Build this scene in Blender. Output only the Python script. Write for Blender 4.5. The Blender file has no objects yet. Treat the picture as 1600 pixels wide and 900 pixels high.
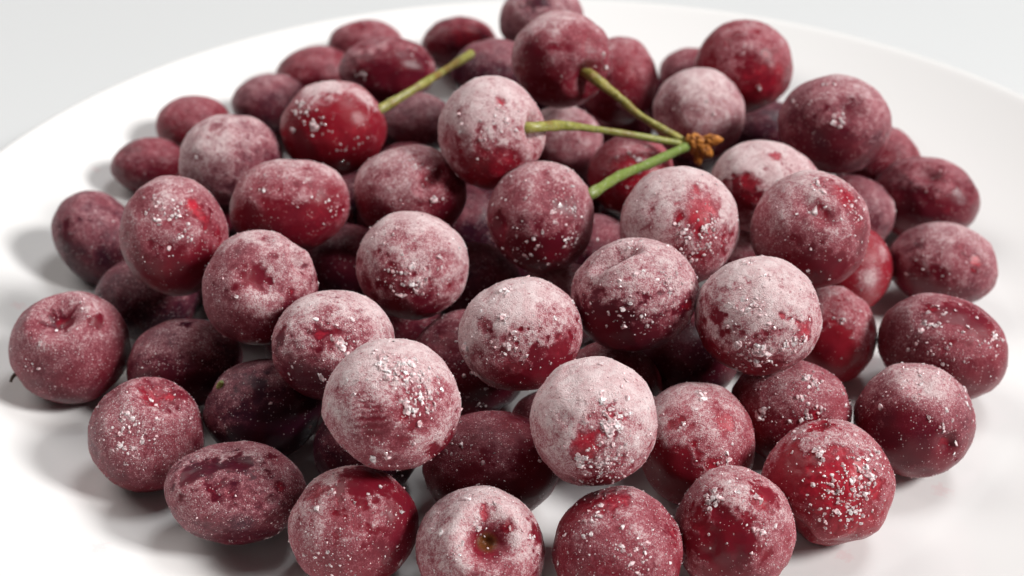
import bpy, bmesh, math, random
import numpy as np
from mathutils import Vector, Matrix, Euler

# ------------------------------------------------------------------ camera, world, light
scene = bpy.context.scene
K = 0.001                                   # tables below are in millimetres, the scene in metres
PLATE_X, PLATE_Y = 13.0, 282.0              # plate centre in the tables' frame; it becomes the world origin
def W(p):
    return Vector(((p[0] - PLATE_X) * K, (p[1] - PLATE_Y) * K, p[2] * K))

cam_data = bpy.data.cameras.new('camera')
cam = bpy.data.objects.new('camera', cam_data)
scene.collection.objects.link(cam)
cam.location = W((0, 0, 187))
cam.rotation_euler = (math.radians(90 - 33), 0, 0)
cam_data.sensor_width = 36
cam_data.lens = 2200 / 1600 * 36
cam_data.clip_start = 0.01
cam_data.clip_end = 20
cam_data.dof.use_dof = True
cam_data.dof.focus_distance = 0.256
cam_data.dof.aperture_fstop = 18
cam_data.dof.aperture_blades = 0
scene.camera = cam

world = bpy.data.worlds.new('World')
scene.world = world
world.use_nodes = True
bg = world.node_tree.nodes['Background']
bg.inputs['Color'].default_value = (1.0, 0.96, 0.93, 1)
bg.inputs['Strength'].default_value = 0.035

def window_light(name, azimuth, elevation, dist, sx, sy, power, col):
    """soft daylight from a window pane: a rectangle facing the plate"""
    l = bpy.data.lights.new(name, 'AREA')
    l.shape = 'RECTANGLE'; l.size = sx; l.size_y = sy
    l.energy = power; l.color = col
    o = bpy.data.objects.new(name, l)
    a, e = math.radians(azimuth), math.radians(elevation)
    d = Vector((math.cos(a) * math.cos(e), math.sin(a) * math.cos(e), math.sin(e)))
    o.location = d * dist
    o.rotation_euler = (-d).to_track_quat('-Z', 'Y').to_euler()
    scene.collection.objects.link(o)
window_light('window_light', -17, 37, 3.0, 0.70, 0.70, 94, (1.0, 0.99, 0.98))
window_light('window_light', 40, 66, 3.2, 1.0, 0.9, 32, (0.97, 0.985, 1.0))
window_light('wall_bounce', 150, 50, 2.6, 1.8, 1.8, 29, (1.0, 0.965, 0.94))

scene.view_settings.view_transform = 'Standard'
scene.view_settings.look = 'None'
scene.view_settings.exposure = 0.18
scene.view_settings.gamma = 1.0
scene.view_settings.use_curve_mapping = False
scene.render.engine = 'CYCLES'
scene.cycles.max_bounces = 8
scene.cycles.use_denoising = True

# ------------------------------------------------------------------ helpers
col = scene.collection
def new_obj(name, mesh, parent=None):
    o = bpy.data.objects.new(name, mesh); col.objects.link(o)
    if parent is not None:
        o.parent = parent
    return o
def tag(o, label=None, cat=None, group=None, kind=None):
    if label: o['label'] = label
    if cat: o['category'] = cat
    if group: o['group'] = group
    if kind: o['kind'] = kind
    return o
def mesh_from(name, verts, faces, mat, smooth=True):
    me = bpy.data.meshes.new(name)
    verts = np.asarray(verts, np.float32); faces = np.asarray(faces, np.int32)
    n = faces.shape[1]
    me.vertices.add(len(verts)); me.vertices.foreach_set('co', verts.ravel())
    me.loops.add(faces.size); me.loops.foreach_set('vertex_index', faces.ravel())
    me.polygons.add(len(faces))
    me.polygons.foreach_set('loop_start', np.arange(0, faces.size, n, dtype=np.int32))
    me.polygons.foreach_set('loop_total', np.full(len(faces), n, np.int32))
    me.update(calc_edges=True)
    me.polygons.foreach_set('use_smooth', np.full(len(faces), smooth))
    me.materials.append(mat)
    return me
def new_mat(name):
    m = bpy.data.materials.new(name); m.use_nodes = True
    nt = m.node_tree
    return m, nt, nt.nodes['Principled BSDF']
class NB:
    """short node-graph builder"""
    def __init__(s, nt): s.nt = nt
    def n(s, t, **kw):
        x = s.nt.nodes.new(t)
        for k, v in kw.items(): setattr(x, k, v)
        return x
    def link(s, a, b): s.nt.links.new(a, b)
    def put(s, sock, v):
        if isinstance(v, bpy.types.NodeSocket): s.link(v, sock)
        else: sock.default_value = v
    def math(s, op, a, b=0.0, clamp=False):
        x = s.n('ShaderNodeMath', operation=op, use_clamp=clamp)
        s.put(x.inputs[0], a); s.put(x.inputs[1], b); return x.outputs[0]
    def mix(s, f, a, b):
        x = s.n('ShaderNodeMix', data_type='RGBA')
        s.put(x.inputs[0], f); s.put(x.inputs[6], a); s.put(x.inputs[7], b); return x.outputs[2]
    def ramp(s, v, lo, hi, a=0.0, b=1.0):
        x = s.n('ShaderNodeMapRange', interpolation_type='SMOOTHSTEP')
        s.put(x.inputs[0], v); s.put(x.inputs[1], lo); s.put(x.inputs[2], hi); s.put(x.inputs[3], a); s.put(x.inputs[4], b)
        return x.outputs[0]
    def noise(s, vec, scale, detail=2.0, rough=0.5, dist=0.0):
        x = s.n('ShaderNodeTexNoise'); s.link(vec, x.inputs['Vector'])
        x.inputs['Scale'].default_value = scale; x.inputs['Detail'].default_value = detail
        x.inputs['Roughness'].default_value = rough; x.inputs['Distortion'].default_value = dist
        return x.outputs['Fac']
    def attr(s, name):
        return s.n('ShaderNodeAttribute', attribute_name=name).outputs['Fac']

# ------------------------------------------------------------------ materials
def cherry_material():
    m, nt, b = new_mat('frosted_cherry_skin'); g = NB(nt)
    tc = g.n('ShaderNodeTexCoord'); oi = g.n('ShaderNodeObjectInfo')
    off = g.n('ShaderNodeVectorMath', operation='MULTIPLY_ADD')
    comb = g.n('ShaderNodeCombineXYZ')
    for k in range(3): g.link(oi.outputs['Random'], comb.inputs[k])
    g.link(comb.outputs[0], off.inputs[0]); off.inputs[1].default_value = (3.1, 5.7, 7.3); g.link(tc.outputs['Object'], off.inputs[2])
    v = off.outputs[0]
    frost, red, bare, tone, scar = (g.attr(a) for a in ('frost', 'red', 'bare', 'tone', 'scar'))
    fine = g.noise(v, 4200, 2.0, 0.8)
    grain = g.noise(v, 1500, 4.0, 0.66)
    blotch = g.noise(v, 420, 3.0, 0.6, 0.6)
    wide = g.noise(v, 130, 2.0, 0.5)
    # frost cover: the mesh's own cover map broken up into grains and blotches
    cover = g.math('ADD', frost, g.math('MULTIPLY', g.math('SUBTRACT', grain, 0.5), 1.0))
    cover = g.math('ADD', cover, g.math('MULTIPLY', g.math('SUBTRACT', blotch, 0.5), 0.45))
    cover = g.math('ADD', cover, g.math('MULTIPLY', g.math('SUBTRACT', fine, 0.5), 1.35))
    mask = g.ramp(cover, 0.10, 1.25)
    haze = g.ramp(g.math('ADD', frost, g.math('MULTIPLY', g.math('SUBTRACT', wide, 0.5), 0.7)), 0.02, 1.0)
    # melted pin-spots where the skin shows through
    vor = g.n('ShaderNodeTexVoronoi'); g.link(v, vor.inputs['Vector']); vor.inputs['Scale'].default_value = 560
    spot = g.ramp(vor.outputs['Distance'], 0.10, 0.26, 1.0, 0.0)
    spot = g.math('MULTIPLY', spot, g.ramp(g.noise(v, 260, 1.0), 0.52, 0.62))
    mask = g.math('MULTIPLY', mask, g.math('SUBTRACT', 1.0, g.math('MULTIPLY', spot, 0.45)))
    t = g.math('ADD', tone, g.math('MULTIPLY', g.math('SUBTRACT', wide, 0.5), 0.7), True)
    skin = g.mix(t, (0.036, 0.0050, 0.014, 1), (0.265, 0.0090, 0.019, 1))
    redn = g.ramp(g.math('ADD', red, g.math('ADD', g.math('MULTIPLY', g.math('SUBTRACT', blotch, 0.5), 1.2), g.math('MULTIPLY', g.math('SUBTRACT', grain, 0.5), 1.1))), 0.3, 1.45)
    skin = g.mix(redn, skin, (0.46, 0.019, 0.038, 1))
    thin = g.mix(g.math('MULTIPLY', haze, 0.58), skin, (0.34, 0.068, 0.094, 1))
    fcol = g.mix(g.ramp(blotch, 0.3, 0.7), (0.69, 0.47, 0.48, 1), (0.81, 0.65, 0.65, 1))
    fcol = g.mix(g.ramp(mask, 0.15, 0.85), (0.56, 0.175, 0.215, 1), fcol)
    fcol = g.mix(g.math('MULTIPLY', redn, 0.5), fcol, (0.75, 0.30, 0.33, 1))
    c = g.mix(mask, thin, fcol)
    # rime: scattered pin-point grains, also over the bare skin
    vg = g.n('ShaderNodeTexVoronoi'); g.link(v, vg.inputs['Vector']); vg.inputs['Scale'].default_value = 2300
    dot = g.ramp(vg.outputs['Distance'], 0.16, 0.34, 1.0, 0.0)
    sep = g.n('ShaderNodeSeparateColor'); g.link(vg.outputs['Color'], sep.inputs[0])
    thick = g.math('ADD', g.math('MULTIPLY', frost, 0.38), g.math('MULTIPLY', g.math('SUBTRACT', blotch, 0.5), 1.1))
    dot = g.math('MULTIPLY', dot, g.ramp(g.math('SUBTRACT', g.math('ADD', sep.outputs[0], thick), 0.78), 0.0, 0.12))
    c = g.mix(g.math('MULTIPLY', dot, 0.62), c, (0.86, 0.72, 0.72, 1))
    c = g.mix(scar, c, g.mix(grain, (0.018, 0.006, 0.003, 1), (0.20, 0.055, 0.014, 1)))
    g.link(c, b.inputs['Base Color'])
    rough = g.ramp(g.math('ADD', mask, g.math('MULTIPLY', haze, 0.35)), 0.05, 0.6, 0.33, 0.76)
    g.link(rough, b.inputs['Roughness'])
    b.inputs['IOR'].default_value = 1.40
    b.inputs['Specular IOR Level'].default_value = 0.38
    g.link(g.math('MULTIPLY', mask, 0.26), b.inputs['Sheen Weight'])
    b.inputs['Sheen Roughness'].default_value = 0.45
    b.inputs['Sheen Tint'].default_value = (1, 0.92, 0.92, 1)
    g.link(g.math('MULTIPLY', g.math('SUBTRACT', 1.0, mask), 0.30), b.inputs['Subsurface Weight'])
    b.inputs['Subsurface Radius'].default_value = (1.0, 0.22, 0.20)
    b.inputs['Subsurface Scale'].default_value = 0.0022
    bump = g.n('ShaderNodeBump'); bump.inputs['Strength'].default_value = 0.8; bump.inputs['Distance'].default_value = 0.00022
    h = g.math('ADD', g.math('ADD', g.math('MULTIPLY', cover, 0.9), g.math('MULTIPLY', fine, 0.6)), g.math('MULTIPLY', dot, 0.8))
    h = g.math('MULTIPLY', h, g.ramp(haze, 0.0, 0.6, 0.12, 1.0))
    g.link(h, bump.inputs['Height']); g.link(bump.outputs[0], b.inputs['Normal'])
    return m
def ice_material():
    m, nt, b = new_mat('ice_crystal'); g = NB(nt)
    tc = g.n('ShaderNodeTexCoord')
    n = g.noise(tc.outputs['Object'], 900, 2.0)
    g.link(g.mix(g.ramp(n, 0.35, 0.65), (0.97, 0.90, 0.90, 1), (0.92, 0.64, 0.66, 1)), b.inputs['Base Color'])
    b.inputs['Roughness'].default_value = 0.09
    b.inputs['IOR'].default_value = 1.31
    g.link(g.ramp(g.noise(tc.outputs['Object'], 1300, 1.0), 0.38, 0.62, 0.08, 0.62), b.inputs['Transmission Weight'])
    return m
def stem_material():
    m, nt, b = new_mat('cherry_stem_green'); g = NB(nt)
    tc = g.n('ShaderNodeTexCoord'); v = tc.outputs['Object']
    along = g.attr('along')
    n = g.noise(v, 700, 3.0, 0.6); w = g.noise(v, 160, 2.0)
    c = g.mix(g.ramp(n, 0.3, 0.7), (0.20, 0.165, 0.022, 1), (0.42, 0.35, 0.085, 1))
    c = g.mix(g.ramp(w, 0.56, 0.70), c, (0.26, 0.12, 0.025, 1))
    c = g.mix(along, c, g.mix(n, (0.10, 0.17, 0.02, 1), (0.20, 0.27, 0.06, 1)))
    c = g.mix(g.math('MULTIPLY', g.ramp(g.noise(v, 2600, 2.0, 0.7), 0.56, 0.74), 0.6), c, (0.75, 0.74, 0.66, 1))
    g.link(c, b.inputs['Base Color']); b.inputs['Roughness'].default_value = 0.42
    bump = g.n('ShaderNodeBump'); bump.inputs['Strength'].default_value = 0.4; bump.inputs['Distance'].default_value = 0.0002
    g.link(n, bump.inputs['Height']); g.link(bump.outputs[0], b.inputs['Normal'])
    return m
def bud_material():
    m, nt, b = new_mat('dry_bud_scale'); g = NB(nt)
    tc = g.n('ShaderNodeTexCoord'); v = tc.outputs['Object']
    n = g.noise(v, 800, 4.0, 0.65)
    g.link(g.mix(g.ramp(n, 0.3, 0.72), (0.20, 0.055, 0.008, 1), (0.70, 0.27, 0.035, 1)), b.inputs['Base Color'])
    b.inputs['Roughness'].default_value = 0.6
    bump = g.n('ShaderNodeBump'); bump.inputs['Strength'].default_value = 0.6; bump.inputs['Distance'].default_value = 0.0003
    g.link(n, bump.inputs['Height']); g.link(bump.outputs[0], b.inputs['Normal'])
    return m
def twig_material():
    m, nt, b = new_mat('dark_twig'); g = NB(nt)
    tc = g.n('ShaderNodeTexCoord')
    g.link(g.mix(g.noise(tc.outputs['Object'], 2500, 3.0), (0.02, 0.012, 0.008, 1), (0.09, 0.045, 0.03, 1)), b.inputs['Base Color'])
    b.inputs['Roughness'].default_value = 0.8
    return m
M_TWIG = twig_material()
STAINS = [((-111.9, 334.9, 7.5), 1.6), ((-114.8, 272.8, 4.9), 2.2), ((-76.6, 193.0, 4.3), 2.4), ((85.7, 214.0, 0.0), 2.6), ((62.8, 195.3, 0.0), 2.2), ((75.5, 216.9, 0.0), 2.0), ((-60, 190, 0), 1.2)]
def plate_material():
    m, nt, b = new_mat('white_glazed_china'); g = NB(nt)
    tc = g.n('ShaderNodeTexCoord'); v = tc.outputs['Object']
    geo = g.n('ShaderNodeNewGeometry')
    n = g.noise(v, 900, 3.0, 0.6)
    c = g.mix(g.noise(v, 12, 1.0), (0.80, 0.79, 0.775, 1), (0.82, 0.81, 0.80, 1))
    tot = 0.0
    for p, r in STAINS:                       # faint juice spots left on the glaze
        q = W(p)
        d = g.n('ShaderNodeVectorMath', operation='DISTANCE'); g.link(v, d.inputs[0]); d.inputs[1].default_value = q
        s = g.ramp(g.math('ADD', d.outputs['Value'], g.math('MULTIPLY', g.math('SUBTRACT', n, 0.5), r * K * 2.2)), r * K * 0.2, r * K, 1.0, 0.0)
        tot = g.math('ADD', tot, s, True)
    g.link(g.mix(g.math('MULTIPLY', tot, 0.16), c, (0.80, 0.30, 0.33, 1)), b.inputs['Base Color'])
    b.inputs['Roughness'].default_value = 0.11
    b.inputs['IOR'].default_value = 1.5
    return m
def table_material():
    m, nt, b = new_mat('white_tabletop'); g = NB(nt)
    tc = g.n('ShaderNodeTexCoord'); v = tc.outputs['Object']
    g.link(g.mix(g.noise(v, 6, 3.0), (0.63, 0.64, 0.64, 1), (0.655, 0.665, 0.665, 1)), b.inputs['Base Color'])
    b.inputs['Roughness'].default_value = 0.5
    bump = g.n('ShaderNodeBump'); bump.inputs['Strength'].default_value = 0.06; bump.inputs['Distance'].default_value = 0.0005
    g.link(g.noise(v, 300, 3.0), bump.inputs['Height']); g.link(bump.outputs[0], b.inputs['Normal'])
    return m
M_CHERRY, M_ICE, M_STEM, M_BUD, M_PLATE, M_TABLE = cherry_material(), ice_material(), stem_material(), bud_material(), plate_material(), table_material()

# ------------------------------------------------------------------ table and plate
TABLE_Z = -0.0085
bm = bmesh.new()
bmesh.ops.create_grid(bm, x_segments=8, y_segments=8, size=2.2)
me = bpy.data.meshes.new('tabletop'); bm.to_mesh(me); bm.free(); me.materials.append(M_TABLE)
table = new_obj('tabletop', me); table.location = (0, 0, TABLE_Z)
tag(table, 'plain white tabletop under the plate', kind='structure')

def floor_z(rr):
    u = max(0.0, (rr - 106) / 49); return 16 * u ** 1.5
prof = [(0.0, 0.0)]
for rr in list(range(8, 106, 7)) + [106 + k * 1.5 for k in range(0, 32)]: prof.append((rr, floor_z(rr)))
rim_z = floor_z(153.6)
prof += [(154.2, rim_z + .25), (155.0, rim_z + .30), (155.8, rim_z + .05), (156.2, rim_z - .6), (155.9, rim_z - 1.3)]
for rr in (150, 144, 138, 132, 126, 120, 114, 108): prof.append((rr, floor_z(rr) - 3.6 - (150 - rr) * .02))
prof += [(100, -4.6), (96, -5.0), (94.5, -8.0), (92, -8.4), (89.5, -8.0), (88, -5.0), (0.0, -4.8)]
SEG = 180
vs, fs = [], []
for (rr, z) in prof:
    for k in range(SEG):
        a = 2 * math.pi * k / SEG; vs.append((rr * K * math.cos(a), rr * K * math.sin(a), z * K))
for i in range(len(prof) - 1):
    for k in range(SEG):
        k2 = (k + 1) % SEG; fs.append((i * SEG + k, i * SEG + k2, (i + 1) * SEG + k2, (i + 1) * SEG + k))
bm = bmesh.new()
bv = [bm.verts.new(v) for v in vs]
for f in fs: bm.faces.new([bv[i] for i in f])
bmesh.ops.remove_doubles(bm, verts=bm.verts, dist=1e-7)
bmesh.ops.dissolve_degenerate(bm, edges=bm.edges, dist=1e-8)
bmesh.ops.recalc_face_normals(bm, faces=bm.faces)
for f in bm.faces: f.smooth = True
me = bpy.data.meshes.new('plate'); bm.to_mesh(me); bm.free(); me.materials.append(M_PLATE)
plate = new_obj('plate', me)
tag(plate, 'large round white glazed plate holding the heap of cherries', 'plate')

# ------------------------------------------------------------------ cherries
# (id, centre mm, radius mm, axis a, stretch a, axis b, stretch b, frost, redness (both cut on low cherries to paint shade), loose crystals, marks)
# marks: D dent, R red bare patch, B bare glossy patch (one stands for a shadow), K ice crystals, S stem scar, F extra frost, P ridged print
CHERRIES = [
  (1,(-51.91,200.82,10.88),11.14,(0.981,0.114,-0.158),1.162,(0.043,0.665,0.746),0.861,0.5,0.25,30,[('D',(-0.202,0.099,0.974),0.624,0.13),('B',(-0.439,-0.283,0.853),0.29,0.8),('B',(0.178,-0.191,0.965),0.269,0.9),('R',(0.732,-0.437,0.522),0.129,0.7),('D',(0.642,-0.663,0.384),0.108,0.08),('R',(0.24,-0.641,0.73),0.377,0.35),('K',(0.452,-0.054,0.89),0.086,4,0.45),('K',(0.712,-0.491,-0.503),0.484,25,0.3)]),
  (2,(-28.74,191.07,11.16),11.33,(0.989,0.149,0.0),1.031,(-0.1,0.666,0.74),0.97,0.58,0.55,40,[('B',(0.238,0.083,0.968),0.347,1.0),('R',(0.425,0.302,0.853),0.102,0.8),('R',(-0.522,-0.059,0.851),0.184,0.6),('B',(0.892,-0.139,0.43),0.459,0.7),('R',(0.004,-0.558,0.83),0.408,0.35),('K',(-0.278,-0.213,0.937),0.082,6,0.6),('K',(0.062,-0.414,0.908),0.041,2,0.6),('K',(-0.468,-0.415,0.78),0.041,2,0.55),('K',(-0.183,-0.982,0.048),0.408,16,0.35)]),  # right-flank B puts a neighbour's cast shadow into the skin
  (3,(-5.7,184.89,11.33),11.38,(1.0,0.031,0.0),1.015,(-0.021,0.688,0.725),0.985,0.78,0.5,55,[('D',(0.165,-0.583,0.795),0.398,0.26),('S',(0.165,-0.583,0.795),0.219),('R',(0.104,-0.189,0.976),0.08,1.0),('R',(0.471,-0.322,0.821),0.09,0.9),('R',(0.204,-0.877,0.435),0.338,0.4),('B',(0.867,-0.128,0.481),0.159,0.9),('B',(0.983,-0.082,0.162),0.179,0.7),('K',(-0.008,-0.375,0.927),0.119,14,0.5),('K',(-0.577,-0.363,0.731),0.04,2,0.75),('K',(-0.314,-0.628,0.712),0.06,4,0.65),('K',(0.511,-0.334,0.792),0.03,2,0.5),('K',(0.746,-0.334,0.576),0.09,9,0.5),('K',(-0.281,-0.734,0.618),0.04,2,0.5),('K',(-0.119,0.037,0.992),0.04,1,0.6)]),
  (4,(18.9,184.63,11.28),11.42,(0.995,-0.102,0.0),1.01,(0.07,0.684,0.726),0.99,0.42,0.55,70,[('R',(-0.048,0.105,0.993),0.238,0.7),('B',(-0.635,0.153,0.757),0.297,0.5),('K',(-0.651,0.284,0.704),0.05,2,0.6),('K',(-0.426,-0.216,0.878),0.218,12,0.4),('K',(-0.577,-0.438,0.689),0.119,7,0.4),('K',(0.156,-0.785,0.6),0.545,30,0.4),('R',(0.806,-0.215,0.552),0.158,0.5)]),
  (5,(40.32,190.48,10.93),11.18,(0.978,-0.207,0.0),0.974,(0.139,0.656,0.742),1.026,0.55,0.62,40,[('B',(-0.353,-0.794,0.496),0.435,1.0),('D',(-0.375,-0.796,0.475),0.518,0.05),('B',(0.432,-0.169,0.886),0.166,0.9),('R',(0.31,-0.333,0.89),0.145,0.7),('R',(-0.625,-0.538,0.566),0.207,0.5),('K',(-0.456,-0.253,0.854),0.187,26,0.55),('K',(0.094,-0.224,0.97),0.29,20,0.45),('K',(0.283,-0.358,0.89),0.062,3,0.6),('K',(0.258,-0.734,0.628),0.083,4,0.4)]),
  (6,(59.52,201.89,12.14),11.99,(0.959,-0.283,0.0),1.005,(0.181,0.613,0.769),0.995,0.5,0.8,60,[('R',(-0.113,-0.731,0.673),0.512,1.0),('R',(0.128,-0.952,0.278),0.394,0.7),('B',(-0.731,-0.399,0.554),0.355,0.8),('B',(-0.193,0.283,0.94),0.128,1.0),('D',(-0.193,0.283,0.94),0.128,0.05),('D',(-0.716,-0.47,-0.516),0.591,0.17),('D',(0.095,-0.788,-0.608),0.394,0.1),('K',(0.094,-0.896,0.434),0.493,130,0.4),('K',(-0.303,-0.335,0.892),0.099,14,0.6),('K',(0.421,-0.307,0.854),0.414,45,0.5),('K',(-0.099,-0.854,0.511),0.493,80,0.32),('K',(0.364,-0.673,0.644),0.246,45,0.5),('K',(-0.399,0.208,0.893),0.394,16,0.45)]),
  (7,(80.13,221.39,11.67),11.68,(0.94,-0.34,0.0),1.016,(0.203,0.562,0.802),0.984,0.5,0.42,60,[('D',(0.288,-0.922,0.258),0.184,0.08),('R',(0.288,-0.922,0.258),0.119,0.6),('D',(-0.105,-0.229,0.968),0.216,0.05),('B',(-0.377,-0.823,0.425),0.432,0.4),('K',(-0.296,-0.129,0.946),0.487,35,0.42),('K',(0.192,-0.814,0.549),0.151,10,0.5),('K',(0.691,-0.218,0.69),0.216,10,0.5),('K',(0.201,0.149,0.968),0.432,25,0.4),('F',(0.048,-0.274,0.961),0.432,0.25)]),
  (8,(91.74,244.96,12.74),12.38,(0.876,-0.451,-0.173),1.107,(0.385,0.435,0.814),0.903,0.42,0.5,60,[('B',(-0.099,-0.224,0.97),0.151,1.0),('B',(0.305,-0.316,0.898),0.301,0.7),('R',(-0.255,-0.138,0.957),0.097,0.7),('K',(-0.326,-0.183,0.928),0.43,18,0.5),('K',(-0.536,-0.553,0.638),0.43,18,0.5),('K',(0.559,-0.577,0.595),0.28,34,0.5),('K',(-0.328,-0.812,0.483),0.538,25,0.35)]),
  (9,(-72.08,217.46,11.09),11.27,(0.949,0.315,0.0),0.994,(-0.192,0.578,0.793),1.006,0.46,0.4,30,[('D',(0.376,0.007,0.926),0.38,0.15),('R',(0.27,0.08,0.96),0.291,0.7),('R',(0.524,0.134,0.841),0.112,0.9),('B',(0.655,0.167,0.737),0.156,0.7),('K',(-0.112,-0.554,0.825),0.201,26,0.45),('K',(-0.007,-0.87,0.492),0.313,42,0.4),('K',(0.302,-0.734,0.608),0.335,25,0.3),('K',(-0.78,0.018,0.625),0.045,3,0.5)]),
  (10,(-93.91,244.2,13.29),12.13,(0.933,0.359,0.0),1.022,(-0.199,0.516,0.833),0.978,0.46,0.36,20,[('D',(0.019,-0.35,0.936),0.374,0.24),('B',(0.04,-0.345,0.938),0.198,0.9),('R',(0.062,-0.31,0.949),0.176,0.6),('B',(0.561,-0.32,0.764),0.066,1.0),('B',(0.643,-0.234,0.73),0.088,1.0),('R',(-0.308,-0.547,0.778),0.176,0.3),('K',(0.254,-0.51,0.822),0.33,8,0.4),('K',(-0.403,-0.9,0.165),0.154,8,0.4)]),
  (11,(-100.37,292.37,11.56),10.86,(0.834,0.465,0.297),0.886,(-0.474,0.328,0.817),1.129,0.36,0.08,5,[('B',(-0.502,-0.807,0.311),0.2,0.6)]),
  (12,(-21.51,199.76,32.42),12.05,(0.994,0.107,0.0),1.024,(-0.065,0.606,0.793),0.977,0.88,0.5,90,[('P',(-0.263,-0.866,0.425),0.316),('K',(-0.085,-0.225,0.971),0.167,20,0.7),('K',(0.041,-0.384,0.922),0.186,34,0.55),('K',(0.286,-0.274,0.918),0.223,40,0.6),('K',(0.389,-0.389,0.835),0.093,8,0.8),('K',(0.498,-0.553,0.668),0.335,90,0.4),('K',(0.381,-0.737,0.559),0.186,20,0.6),('R',(0.256,-0.42,0.871),0.112,0.7),('R',(0.587,-0.692,0.421),0.316,0.5),('R',(0.748,-0.328,0.577),0.186,0.3),('B',(0.78,-0.462,-0.422),0.223,1.0),('B',(0.079,-0.903,0.421),0.316,0.4),('K',(-0.211,-0.923,-0.32),0.047,2,0.7),('K',(-0.003,-0.987,-0.158),0.074,4,0.5),('R',(-0.603,-0.515,0.609),0.13,0.3)]),
  (13,(14.72,199.18,29.11),11.55,(0.997,-0.074,0.0),0.995,(0.046,0.618,0.784),1.005,0.98,0.6,90,[('R',(-0.169,-0.948,0.27),0.256,1.0),('R',(0.244,-0.731,0.637),0.158,0.9),('R',(0.02,-0.664,0.747),0.197,0.4),('K',(0.059,-0.543,0.837),0.079,8,0.7),('K',(0.21,-0.786,0.582),0.217,34,0.65),('K',(0.285,-0.71,0.643),0.394,70,0.4),('K',(0.145,-0.989,-0.029),0.355,90,0.38),('K',(-0.231,-0.973,0.006),0.118,20,0.5),('K',(0.048,-0.962,-0.269),0.443,60,0.35),('B',(0.258,-0.736,-0.626),0.296,0.6)]),
  (14,(-72.23,258.43,32.35),12.04,(0.963,0.269,0.0),0.935,(-0.134,0.481,0.866),1.069,0.52,0.5,40,[('R',(0.523,-0.323,0.789),0.145,1.2),('R',(0.68,-0.399,0.615),0.134,0.8),('R',(0.82,-0.368,0.439),0.223,0.4),('K',(-0.055,-0.556,0.829),0.245,20,0.5),('K',(0.309,-0.532,0.788),0.156,22,0.55),('K',(0.461,-0.766,0.448),0.156,20,0.5),('K',(-0.373,-0.92,0.116),0.045,2,0.7),('K',(0.144,-0.957,0.253),0.056,3,0.6),('B',(0.461,-0.852,-0.249),0.445,0.7),('B',(-0.319,-0.937,-0.143),0.2,0.6),('B',(-0.395,-0.222,0.891),0.223,0.4)]),
  (15,(-51.45,240.91,30.53),11.77,(0.978,0.209,0.0),1.005,(-0.112,0.524,0.844),0.995,0.66,0.4,18,[('D',(0.172,-0.701,0.692),0.328,0.1),('B',(0.115,-0.696,0.708),0.186,1.0),('D',(0.571,0.242,0.785),0.197,0.12),('D',(0.677,0.007,0.736),0.208,0.15),('D',(0.763,-0.14,0.631),0.197,0.13),('B',(0.662,-0.188,0.725),0.131,0.5),('R',(0.683,-0.648,0.337),0.066,0.9),('R',(0.6,-0.102,0.794),0.087,0.5),('B',(0.629,-0.653,-0.422),0.546,0.7),('B',(-0.156,-0.361,0.919),0.262,0.35),('K',(0.551,-0.813,0.188),0.109,4,0.5),('F',(0.35,-0.91,0.221),0.273,0.3)]),
  (16,(-35.03,224.81,27.87),11.35,(0.988,0.154,0.0),1.062,(-0.088,0.566,0.819),0.942,0.76,0.35,45,[('B',(-0.744,-0.446,0.497),0.099,1.0),('R',(-0.098,-0.713,0.695),0.088,0.8),('B',(-0.044,-0.721,0.692),0.153,0.5),('R',(0.038,-0.246,0.969),0.153,0.4),('R',(0.501,-0.536,0.68),0.328,0.3),('B',(-0.268,-0.958,-0.105),0.547,0.4),('K',(0.221,-0.748,0.626),0.175,9,0.6),('K',(-0.516,-0.84,0.17),0.055,2,0.7),('K',(-0.074,-0.997,0.014),0.055,3,0.6),('K',(0.379,-0.756,0.535),0.219,14,0.5)]),
  (17,(-20.91,251.54,29.42),11.6,(0.997,0.083,0.0),1.012,(-0.044,0.528,0.848),0.989,0.86,0.5,60,[('R',(0.394,-0.628,0.671),0.414,0.3),('B',(-0.322,-0.925,0.202),0.299,0.45),('B',(-0.78,-0.625,-0.008),0.207,0.5),('B',(-0.196,-0.386,0.902),0.23,0.3),('K',(0.543,-0.629,0.557),0.034,1,1.1),('K',(0.552,-0.737,0.391),0.046,2,0.6),('K',(-0.094,-0.93,0.355),0.391,40,0.45),('K',(0.139,-0.982,0.125),0.207,18,0.5),('R',(0.208,-0.166,0.964),0.069,0.5),('B',(0.015,-0.864,-0.504),0.46,0.7)]),
  (18,(1.62,225.46,29.7),11.65,(0.967,0.141,0.212),1.049,(-0.255,0.555,0.792),0.953,0.86,0.5,55,[('R',(0.366,-0.598,0.713),0.212,0.35),('R',(0.678,-0.653,0.337),0.254,0.4),('B',(0.486,-0.86,-0.158),0.424,0.9),('B',(-0.224,-0.946,-0.234),0.424,0.5),('B',(-0.577,-0.565,0.59),0.085,0.6),('K',(-0.275,-0.582,0.765),0.106,26,0.45),('K',(-0.221,-0.089,0.971),0.127,12,0.6),('K',(-0.236,-0.887,0.398),0.318,10,0.6),('K',(-0.082,-0.931,0.356),0.042,2,0.7),('K',(-0.864,-0.485,0.14),0.085,8,0.6),('K',(-0.726,-0.52,-0.451),0.127,10,0.6),('K',(0.813,0.172,0.557),0.085,5,0.6)]),
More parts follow.
